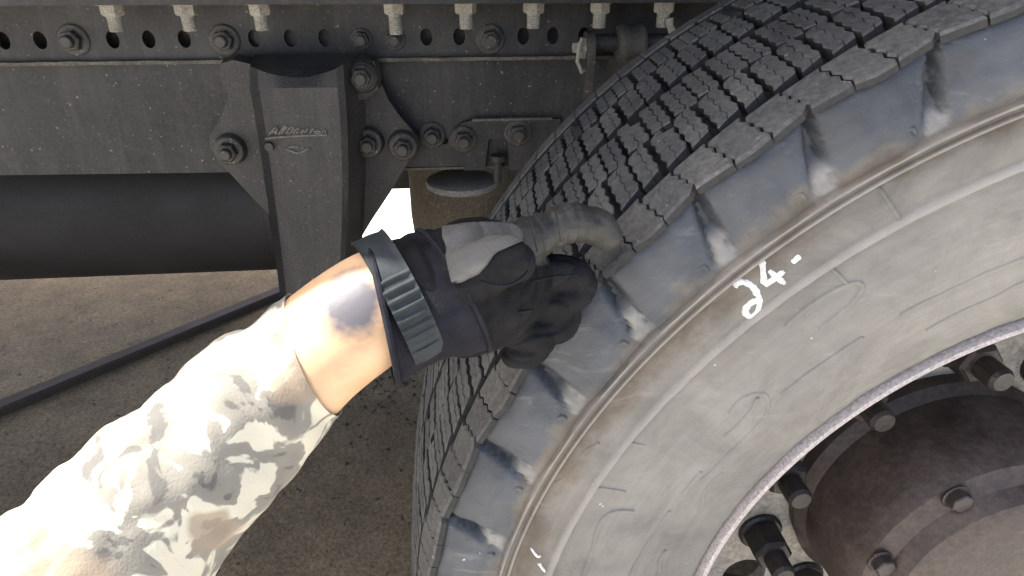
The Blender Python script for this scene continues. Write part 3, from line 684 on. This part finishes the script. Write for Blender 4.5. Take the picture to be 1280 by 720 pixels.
# ears either side of the pillar's curved top
for s in (1, -1):
    ep = cyl_poly([(428, 80), (452, 73), (468, 77), (474, 96), (472, 112), (458, 124), (428, 130)], HY1 - .032)
    if s < 0: ep = [(2 * cx - x, z) for x, z in ep]
    G().prism_xz(ep, HY1 - .032, HY1 - .0005, .12).obj("hanger_ear", MAT['cast'], hanger, False)
bolt_b = nut_mesh("hanger_bolt", MAT['bolt'], .019, .0150, .013, .009, .006, .004)
boss = G().lathe([(.0001, -.012), (.020, -.012), (.0225, -.009), (.0265, .004)], (0, 0, 0), 'Y', 22)
boss_me = bpy.data.meshes.new("bolt_boss"); boss_me.from_pydata([tuple(a) for a in boss.v], [], boss.f); boss_me.materials.append(MAT['cast'])
for px, py, big, yy in ((453, 95, 1, HY1 - .0322), (461, 177, 0, HY1), (504, 181, 0, HY1)):
    p = on_y(px, py, yy)
    for s in (1, -1):
        if s < 0 and px != 504: continue
        x = p.x if s > 0 else on_y(288, py, yy).x
        b = place("bolt_boss", boss_me, (x, yy, p.z), hanger)
        place("hanger_bolt", bolt_b if big else bolt_w, (x, yy - .0118, p.z), hanger, (0, x * 90, 0))
# raised cast script (as illegible as in the photograph), its underline, the chevron and the small hole
def cast_line(name, paths, r, yy, parent):
    g = G()
    for path in paths:
        q = [(320 + a / 9, 140 + b / 9) for a, b in path]; q = smooth_path(q, 1)
        g.tube([Vector((on_y(a, b, yy).x, yy, on_y(a, b, yy).z)) for a, b in q], r, 6)
    return g.obj(name, MAT['worn'], parent)  # strokes paler than the casting, their highlights put into the colour
ly = HY0 - .0006
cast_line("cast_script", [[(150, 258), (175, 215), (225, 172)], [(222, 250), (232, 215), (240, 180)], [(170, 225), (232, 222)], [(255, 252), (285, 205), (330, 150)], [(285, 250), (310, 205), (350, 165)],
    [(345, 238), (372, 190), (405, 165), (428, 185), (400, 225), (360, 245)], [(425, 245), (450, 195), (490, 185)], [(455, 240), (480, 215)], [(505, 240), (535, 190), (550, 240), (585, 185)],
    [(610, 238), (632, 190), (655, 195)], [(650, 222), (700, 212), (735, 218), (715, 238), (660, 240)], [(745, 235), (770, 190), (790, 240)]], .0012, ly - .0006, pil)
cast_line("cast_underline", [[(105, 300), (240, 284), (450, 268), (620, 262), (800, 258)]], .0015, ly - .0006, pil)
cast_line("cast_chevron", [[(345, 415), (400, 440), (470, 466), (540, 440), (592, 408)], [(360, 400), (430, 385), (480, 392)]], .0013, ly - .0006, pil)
p = on_y(336, 184, HY0 - .002); G().lathe([(.0001, -.0022), (.0062, -.0022), (.0066, .004)], (p.x, HY0 - .0005, p.z), 'Y', 16).obj("plugged_hole", MAT['dark'], pil)
# torque rod end with its clamp in front of the rail
p = on_y(742, 60, .655)
rodz = on_y(785, 54, .66).z; x0 = on_y(738, 54, .655).x; x1 = on_y(772, 54, .655).x; x2 = on_y(806, 54, .655).x; x3 = on_y(900, 54, .655).x
rod = G().lathe([(.0001, 0), (.0125, 0), (.0125, x3 - x0), (.0001, x3 - x0)], (x0, .665, rodz), 'X', 22).obj("stabiliser_rod", MAT['steel'], truck)
G().lathe([(.0127, 0), (.024, .001), (.0275, .006), (.0275, (x2 - x1) * .35), (.0262, (x2 - x1) * .40), (.0262, (x2 - x1) * .8), (.0275, (x2 - x1) * .86), (.0235, x2 - x1), (.0127, x2 - x1 + .001)], (x1, .665, rodz), 'X', 28).obj("rubber_bush", MAT['cast'], rod, True, None, 40)
def clamp():
    # an upright link seen almost edge on: a rounded eye round the rod and a leg going down
    zt = on_y(742, 40, .655).z; zb = on_y(740, 125, .655).z; out = []
    for k in range(13): a = pi * k / 12; out.append((.655 + .010 - .024 * cos(a), zt - .024 + .024 * sin(a)))
    out += [(.655 + .030, zb), (.655 - .004, zb)]
    n = len(out); xa = x0 - .006; xb = x0 + .006
    v = [(xa, y, z) for y, z in out] + [(xb, y, z) for y, z in out]
    f = [tuple(range(n)), tuple(range(2 * n - 1, n - 1, -1))] + [(i, (i + 1) % n, n + (i + 1) % n, n + i) for i in range(n)]
    return mesh_obj("clamp_link", v, f, MAT['bolt'], truck, False)
cl = clamp()
g = G(); zc = on_y(730, 62, .645).z
g.lathe([(.0001, -.024), (.0075, -.024), (.0085, -.018), (.0085, -.012), (.0165, -.012), (.0165, -.0062), (.0001, -.0062)], (x0, .665, zc), 'X', 6)
g.obj("clamp_nut", MAT['pale_bolt'], cl, False)
g = G(); zq = on_y(733, 68, .645).z
g.tube([(x0 - .014, .652, zc + .012), (x0 - .018, .648, zq + .012), (x0 - .020, .646, zq - .01), (x0 - .012, .648, zq - .026), (x0 - .0063, .652, zq - .024)], .0028, 8).obj("clamp_clip", MAT['pale_bolt'], cl)
# thin strap hanging from the last bolt to the rod
p0 = on_y(834, 22, .665); p1 = on_y(836, 42, .665)
G().tube([(p0.x, .655, p0.z), (p0.x + .002, .654, (p0.z + p1.z) / 2), (p1.x + .004, .656, p1.z), (p1.x + .016, .66, p1.z - .006)], [.006, .005, .0065, .004], 8).obj("strap_bracket", MAT['pale_bolt'], mount)
# air bag with its pad, hanging below the side plate; trailing arm, axle, far rail, air tank
cpad = on_y(577, 222, .83)
pad = G().lathe([(.0001, .006), (.058, .006), (.066, .002), (.066, -.008), (.060, -.012), (.046, -.012), (.044, -.004), (.0001, -.004)], (cpad.x, .83, cpad.z - .006), 'Z', 40).obj("round_mounting_pad", MAT['greydisc'], truck)
pb = on_y(581, 250, 1.06); bz = cpad.z
prof = [(.0001, 0), (.10, 0), (.118, -.012), (.122, -.05), (.122, -.15), (.116, -.22), (.122, -.28), (.120, -.36), (.10, -.40), (.0001, -.40)]
bag = G().lathe(prof, (pb.x, 1.06, bz - .004), 'Z', 56).obj("air_bag", MAT['bag'], truck)
G().box((pb.x - .05, .98, bz - .50), (.12, 1.14, bz - .4055)).obj("trailing_arm", MAT['dark'], truck, False)
G().lathe([(.0001, .14), (.07, .14), (.07, 1.9), (.0001, 1.9)], (0, 0, AX), 'Y', 32).obj("axle_tube", MAT['dark'], truck)
G().box((-3.2, 1.575, .8475), (3.4, 1.584, 1.12)).obj("far_frame_rail", MAT['steel'], truck, False)
zf = on_y(500, 234, 1.574).z; G().box((-1.5, 1.560, zf), (1.2, 1.574, 1.0)).obj("far_side_plate", MAT['dark'], truck, False)
G().box((cx - .14, .735, .86), (cx + .14, 1.574, .98)).obj("crossmember", MAT['dark'], truck, False)
def tank():
    g = G(); r = .155; pt = on_y(296, 330, .985); c = (on_y(372, 300, .985).x, .985, pt.z + r); L = 1.9
    prof = [(.0001, .075)] + [(r * sin(pi / 2 * k / 9), .075 * cos(pi / 2 * k / 9)) for k in range(1, 10)] + [(r, -.005), (r + .004, -.006), (r + .004, -.016), (r, -.018), (r, -L), (r * .7, -L - .05), (.0001, -L - .07)]
    return g.lathe(prof, c, 'X', 56).obj("air_tank", MAT['black'], truck)
tk = tank()
for x in (-1.45, -2.2): G().lathe([(.1555, 0), (.1595, 0), (.1595, .035), (.1555, .035)], (x, .985, tk.location.z + WL['truck'].z), 'X', 56, True).obj("tank_strap", MAT['steel'], tk)

# ------------------------------------------------------------------ the person: one arm in a printed sleeve and a glove
def chain(pts, rads, n=16, sub=4):
    """a closed tapered tube with rounded ends through the points; rads may be (r_u, r_w) pairs"""
    P = [Vector(p) for p in pts]; Rr = [r if isinstance(r, (tuple, list)) else (r, r) for r in rads]
    q, rr = [], []
    for i in range(len(P) - 1):
        p0, p1, p2, p3 = P[max(i - 1, 0)], P[i], P[i + 1], P[min(i + 2, len(P) - 1)]
        for k in range(sub):
            t = k / sub
            q.append(.5 * ((2 * p1) + (p2 - p0) * t + (2 * p0 - 5 * p1 + 4 * p2 - p3) * t * t + (3 * p1 - p0 - 3 * p2 + p3) * t ** 3))
            s = t * t * (3 - 2 * t); rr.append((Rr[i][0] + (Rr[i + 1][0] - Rr[i][0]) * s, Rr[i][1] + (Rr[i + 1][1] - Rr[i][1]) * s))
    q.append(P[-1]); rr.append(Rr[-1])
    d0 = (q[0] - q[1]).normalized(); d1 = (q[-1] - q[-2]).normalized()
    cap0 = [(q[0] + d0 * max(rr[0]) * sin(a), (rr[0][0] * cos(a), rr[0][1] * cos(a))) for a in (1.35, 1.0, .6, .3)]
    cap1 = [(q[-1] + d1 * max(rr[-1]) * sin(a), (rr[-1][0] * cos(a), rr[-1][1] * cos(a))) for a in (.3, .6, 1.0, 1.35)]
    q = [c[0] for c in cap0] + q + [c[0] for c in cap1]; rr = [c[1] for c in cap0] + rr + [c[1] for c in cap1]
    vs = []; m = len(q)
    for i, p in enumerate(q):
        d = (q[min(i + 1, m - 1)] - q[max(i - 1, 0)]).normalized()
        u = (RIGHT.cross(d) if abs(RIGHT.dot(d)) < .9 else UP.cross(d)); u = (FWD - d * FWD.dot(d)).normalized(); w = d.cross(u)
        for k in range(n):
            a = 2 * pi * k / n; vs.append(p + u * cos(a) * rr[i][0] + w * sin(a) * rr[i][1])
    f = [(i * n + k, i * n + (k + 1) % n, (i + 1) * n + (k + 1) % n, (i + 1) * n + k) for i in range(m - 1) for k in range(n)]
    f += [tuple(range(n - 1, -1, -1)), tuple((m - 1) * n + k for k in range(n))]
    return vs, f
def fuse(name, parts, voxel, mats, parent, smooth_it=4, origin=None):
    """joins tubes into one continuous skin"""
    g = G()
    for v, f in parts: g.add(v, f)
    me = bpy.data.meshes.new(name); me.from_pydata([tuple(v) for v in g.v], [], g.f)
    bm = bmesh.new(); bm.from_mesh(me); bmesh.ops.recalc_face_normals(bm, faces=bm.faces); bm.to_mesh(me); bm.free()
    tmp = bpy.data.objects.new("tmp", me); COL.objects.link(tmp)
    md = tmp.modifiers.new("r", 'REMESH'); md.mode = 'VOXEL'; md.voxel_size = voxel; md.use_smooth_shade = True
    if smooth_it: s = tmp.modifiers.new("s", 'SMOOTH'); s.iterations = smooth_it; s.factor = .5
    dg = bpy.context.evaluated_depsgraph_get(); out = bpy.data.meshes.new_from_object(tmp.evaluated_get(dg)); out.name = name
    bpy.data.objects.remove(tmp); bpy.data.meshes.remove(me)
    for p in out.polygons: p.use_smooth = True
    out.materials.clear()
    for m in mats: out.materials.append(m)
    return out
T0 = .300
elbow = at(20, 820, .285); UA1 = elbow + Vector((-.085, -.055, -.005)); UA2 = elbow + Vector((-.20, -.15, .03)); A4 = at(140, 702, .295); A3 = at(238, 592, .300); A2 = at(337, 498, .302); A1 = at(402, 434, T0); W0 = at(470, 385, T0)
H1 = at(520, 366, .312); H2 = at(575, 362, .326); H3 = at(622, 352, .343); H4 = at(650, 345, .355)
def hand_parts(k):                                       # k inflates: skin inside, glove outside
    idx = [at(610, 318, .335), at(662, 299, .345), at(686, 288, .3485), at(710, 279, .3515), at(730, 280, .356), at(746, 284, .3590), at(758, 294, .3625)]
    th = [at(575, 350, .305), at(606, 336, .301), at(632, 326, .304), at(645, 328, .309)]
    mid = [at(622, 346, .350), at(678, 342, .362), at(720, 344, .368), at(722, 366, .3705), at(700, 380, .367)]
    rng = [at(614, 372, .350), at(664, 378, .363), at(705, 386, .371), at(700, 408, .373), at(678, 416, .369)]
    pky = [at(600, 396, .346), at(640, 412, .358), at(674, 424, .365), at(664, 442, .369), at(642, 444, .363)]
    palm = chain([H1, at(548, 364, .320), H2, at(605, 355, .338), H3, at(638, 350, .350)], [(.025 * k, .026 * k), (.027 * k, .029 * k), (.027 * k, .032 * k), (.026 * k, .033 * k), (.024 * k, .031 * k), (.018 * k, .025 * k)], 20)
    return [palm,
            chain(idx, [.0125 * k, .0120 * k, .0103 * k, .0113 * k, .0097 * k, .0101 * k, .0086 * k], 14, 3), chain(th, [.0150 * k, .0122 * k, .0112 * k, .0092 * k], 14),
            chain(mid, [.0120 * k, .0104 * k, .0097 * k, .0092 * k, .0082 * k], 14), chain(rng, [.0115 * k, .0098 * k, .0091 * k, .0087 * k, .0078 * k], 14), chain(pky, [.0105 * k, .0090 * k, .0083 * k, .0079 * k, .0070 * k], 14)]
arm = chain([elbow + (UA2 - elbow) * .8, UA1, elbow, A4, A3, A2, A1, W0, H1, H2], [(.046, .046), (.043, .044), (.040, .041), (.036, .037), (.031, .032), (.0262, .0272), (.0255, .0265), (.0235, .0262), (.0225, .025), (.022, .024)], 28, 6)
person_me = fuse("person", [arm] + hand_parts(.86), .0022, [MAT['skin']], None, 3)
person = place("person", person_me, (0, 0, 0))
tag(person, "person reaching in from the left with sunlit forearm, one gloved finger on the tread", "person")
glove_me = fuse("glove", hand_parts(1.06), .0013, [MAT['glove'], MAT['finger']], person, 1)
# the index finger and thumb are a worn greyer cloth
idx_line = [at(640, 306, .345), at(662, 300, .345), at(705, 285, .352), at(738, 281, .358), at(757, 292, .3625)]
th_line = [at(622, 328, .309), at(636, 326, .312), at(650, 338, .320)]
def dist_line(p, L):
    b = 9
    for a, c in zip(L, L[1:]):
        d = c - a; t = max(0, min(1, (p - a).dot(d) / d.length_squared)); b = min(b, (p - a - d * t).length)
    return b
def along(p, L):
    b = (9, 0); acc = 0
    for a, c in zip(L, L[1:]):
        d = c - a; t = max(0, min(1, (p - a).dot(d) / d.length_squared)); q = (p - a - d * t).length
        if q < b[0]: b = (q, acc + d.length * t)
        acc += d.length
    return b
for v in glove_me.vertices:                              # cloth creases, deeper across the finger joints
    p = v.co; n = v.normal; q = Vector((p.x * 1.0, p.y * 1.0, p.z * 1.6))
    d, sl = along(p, idx_line); kf = .4 if d < .0155 else 1.0
    h = kf * (-.0011 * max(0, 1 - abs(mnoise.noise(q * 48)) * 5) + .0007 * mnoise.noise(q * 85))
    if d < .0155:
        for s0, w0, a0 in ((.0045, .0016, .0014), (.013, .0014, .0008), (.0215, .0018, .0013), (.0285, .0014, .0008), (.0345, .0014, .0010)): h -= a0 * math.exp(-((sl - s0 + .0012 * mnoise.noise(p * 200)) / w0) ** 2)
    v.co = p + n * h
for p in glove_me.polygons:
    if dist_line(p.center, idx_line) < .0152: p.material_index = 1
glove = place("glove", glove_me, (0, 0, 0), person)
def in_poly(x, y, P):
    c = False; j = len(P) - 1
    for i in range(len(P)):
        if (P[i][1] > y) != (P[j][1] > y) and x < (P[j][0] - P[i][0]) * (y - P[i][1]) / (P[j][1] - P[i][1]) + P[i][0]: c = not c
        j = i
    return c
def patch(name, me, polygon, lift, mat, parent, thick=.0009):
    """a panel sewn on the glove: the faces inside the outline, raised and given an edge"""
    bm = bmesh.new(); bm.from_mesh(me); dele = []
    for f in bm.faces:
        c = f.calc_center_median()
        if f.normal.dot(CAM - c) <= 0 or not in_poly(*to_px(c), polygon): dele.append(f)
    bmesh.ops.delete(bm, geom=dele, context='FACES')
    for _ in range(14):
        new = {}
        for v in bm.verts:
            nb = [e.other_vert(v).co for e in v.link_edges if e.is_boundary]
            if len(nb) >= 2: new[v] = v.co * .5 + sum(nb, Vector()) / len(nb) * .5
        for v, c in new.items(): v.co = c
    bm.normal_update()
    for v in bm.verts: v.co += v.normal * lift
    r = bmesh.ops.extrude_face_region(bm, geom=list(bm.faces))
    nv = [e for e in r['geom'] if isinstance(e, bmesh.types.BMVert)]
    for v in nv: v.co -= v.normal * thick * 1.6
    bmesh.ops.recalc_face_normals(bm, faces=bm.faces)
    m = bpy.data.meshes.new(name); bm.to_mesh(m); bm.free()
    for p in m.polygons: p.use_smooth = True; p.material_index = 0
    m.materials.clear(); m.materials.append(mat)
    return place(name, m, (0, 0, 0), parent)
patch("grey_panel", glove_me, [(552, 285), (600, 279), (648, 281), (656, 300), (640, 308), (618, 316), (608, 334), (585, 350), (566, 356), (560, 330)], .0012, MAT['panel'], glove)
# seams along the hand and round the thumb
def ring_around(center, axis, ru, rw, n=40, tilt=0.0, wave=0.0, arc=(0, 1)):
    d = axis.normalized(); u = (FWD - d * FWD.dot(d)).normalized(); w = d.cross(u); out = []
    for k in range(n):
        a = 2 * pi * (arc[0] + (arc[1] - arc[0]) * k / (n if arc == (0, 1) else n - 1))
        out.append(center + u * cos(a) * ru + w * sin(a) * rw + d * tilt * sin(a))
    return out
def band(name, stations, mat, parent, n=48, thick=.0016, wavef=None, arc=(0, 1)):
    """an open sleeve-like tube through (centre, axis, ru, rw, tilt) stations with real thickness"""
    vs = []; m = len(stations)
    for lay in (0, 1):
        for si, (c, ax, ru, rw, tl) in enumerate(stations):
            pts = ring_around(c, ax, ru - lay * thick, rw - lay * thick, n, tl, 0, arc)
            for k, p in enumerate(pts):
                if wavef and lay == 0: p = p + (p - c).normalized() * wavef(k / n, si / (m - 1), p)
                elif wavef: p = p + (p - c).normalized() * wavef(k / n, si / (m - 1), p)
                vs.append(p)
    f = []
    for lay in (0, 1):
        b = lay * m * n
        for i in range(m - 1):
            for k in range(n if arc == (0, 1) else n - 1): f.append((b + i * n + k, b + i * n + (k + 1) % n, b + (i + 1) * n + (k + 1) % n, b + (i + 1) * n + k))
    if arc != (0, 1):
        for k in (0, n - 1):
            for i in range(m - 1): f.append((i * n + k, (i + 1) * n + k, m * n + (i + 1) * n + k, m * n + i * n + k))
    for i in (0, m - 1):
        for k in range(n if arc == (0, 1) else n - 1): f.append((i * n + k, i * n + (k + 1) % n, m * n + i * n + (k + 1) % n, m * n + i * n + k))
    return mesh_obj(name, vs, f, mat, parent, True, None, 60)
axW = (H1 - A1).normalized()
def lerp(a, b, t): return a + (b - a) * t
cst = []
Cc = at(478, 392, .302)
for i in range(11):
    t = i / 10; c = lerp(Cc, at(566, 364, .324), t); ru = .0285 - .0020 * sin(pi * min(1, t * 1.2)) + .002 * t; rw = .0305 - .0025 * sin(pi * min(1, t * 1.3)) + .0030 * t
    cst.append((c, axW, ru, rw, .010 * (1 - t)))
cuff = band("glove_cuff", cst, MAT['cuff'], glove, 56, .0016, lambda a, t, p: .0011 * sin(3 * 2 * pi * a + 5 * t) * (1 - .5 * t) + .0007 * mnoise.noise(p * 60))
for nm, t, rr in (("cuff_hem", 0.0, .0016), ("cuff_seam", .97, .0013)):
    c, ax, ru, rw, tl = cst[0] if t == 0 else cst[-1]
    pts = ring_around(c, ax, ru + .0006, rw + .0006, 48, tl); pts = [p + (p - c).normalized() * (.0011 * sin(3 * 2 * pi * k / 48)) for k, p in enumerate(pts)] if t == 0 else pts
    g = G(); pts = pts + pts[:2]; g.tube(pts, rr, 8, False).obj(nm, MAT['cuff'], glove)
from mathutils.bvhtree import BVHTree
_bm = bmesh.new(); _bm.from_mesh(glove_me); GB = BVHTree.FromBMesh(_bm); _bm.free()
def seam(pts, m='cuff'):
    out = []
    for a, b in smooth_path(pts, 3):
        d = (at(a, b, 1) - CAM).normalized(); h = GB.ray_cast(CAM, d)
        if h[0] is not None and (not out or (h[0] - out[-1]).length < .012): out.append(h[0] + h[1] * .0002)
    if len(out) > 3: G().tube(out, .00065, 6).obj("stitched_seam", MAT[m], glove)
for q in ([(600, 352), (622, 358), (644, 354), (660, 340), (664, 322)], [(664, 274), (668, 292), (672, 314)], [(694, 266), (699, 282), (702, 302)], 
          [(664, 352), (690, 346), (716, 344)], [(648, 390), (674, 386), (700, 388)], [(586, 366), (592, 392), (596, 424)]): seam(q, 'finger' if q[0][1] < 300 else 'cuff')
# ribbed closing strap over the cuff
sst = []
for i in range(9):
    t = i / 8; c = lerp(at(480, 384, .303), at(516, 366, .3115), t); sst.append((c, axW, .0302 + .0006 * sin(pi * t), .0324 + .0006 * sin(pi * t), .002))
def ribs(a, t, p):
    k = 0.0
    if a > .9: return .0009
    if .12 < t < .88 and a > .5: k = .0011 * max(0, sin(2 * pi * a * 21)) ** .7 * max(0, min(1, (.90 - a) * 9))
    return k + (.0009 if t <= .12 or t >= .88 else 0)
band("ribbed_strap", sst, MAT['strap'], glove, 264, .0014, ribs, (.22, .68))
# printed sleeve, pushed up the forearm, with folds and a turned cuff
sv = []
path = [at(393, 443, .3003), at(376, 460, .301), A2, A3, A4, elbow, UA1, UA2, UA2 + (UA2 - UA1) * .28, UA2 + (UA2 - UA1) * .40]
rs = [(.0266, .0277), (.0275, .0286), (.0318, .0322), (.0385, .0390), (.0450, .0460), (.0500, .0515), (.0530, .0540), (.0580, .0590), (.0480, .0490), (.0030, .0030)]
ns = 100
for i in range(ns + 1):
    s = i / ns * (len(path) - 1); k = min(int(s), len(path) - 2); t = s - k
    c = lerp(path[k], path[k + 1], t); ax = (path[min(k + 1, len(path) - 1)] - path[max(k - (1 if t < .5 and k else 0), 0)])
    bl = max(0, min(1, (s - 4.2) / 1.6)); sv.append((c, (A4 - A1).normalized() * (1 - bl) + (UA2 - elbow).normalized() * bl, rs[k][0] + (rs[k + 1][0] - rs[k][0]) * t, rs[k][1] + (rs[k + 1][1] - rs[k][1]) * t, .012))
def folds(a, t, p):
    f = -.0022 * max(0, 1 - 4 * abs(mnoise.noise(Vector((p.x * 30, p.y * 44, p.z * 26))))) + .0020 * mnoise.noise(Vector((p.x * 38, p.y * 38, p.z * 38))) + .0016 * mnoise.noise(Vector((p.x * 90, p.y * 60, p.z * 90)))
    f += .0015 * sin(t * 42 + 3 * sin(2 * pi * a)) * (1 - .5 * t)
    return f * min(1, .22 + t * 2.5)
sleeve = band("sleeve", sv, MAT['sleeve'], person, 96, .0008, folds)
sleeve['label'] = "pale sleeve with a blotchy grey and tan print"
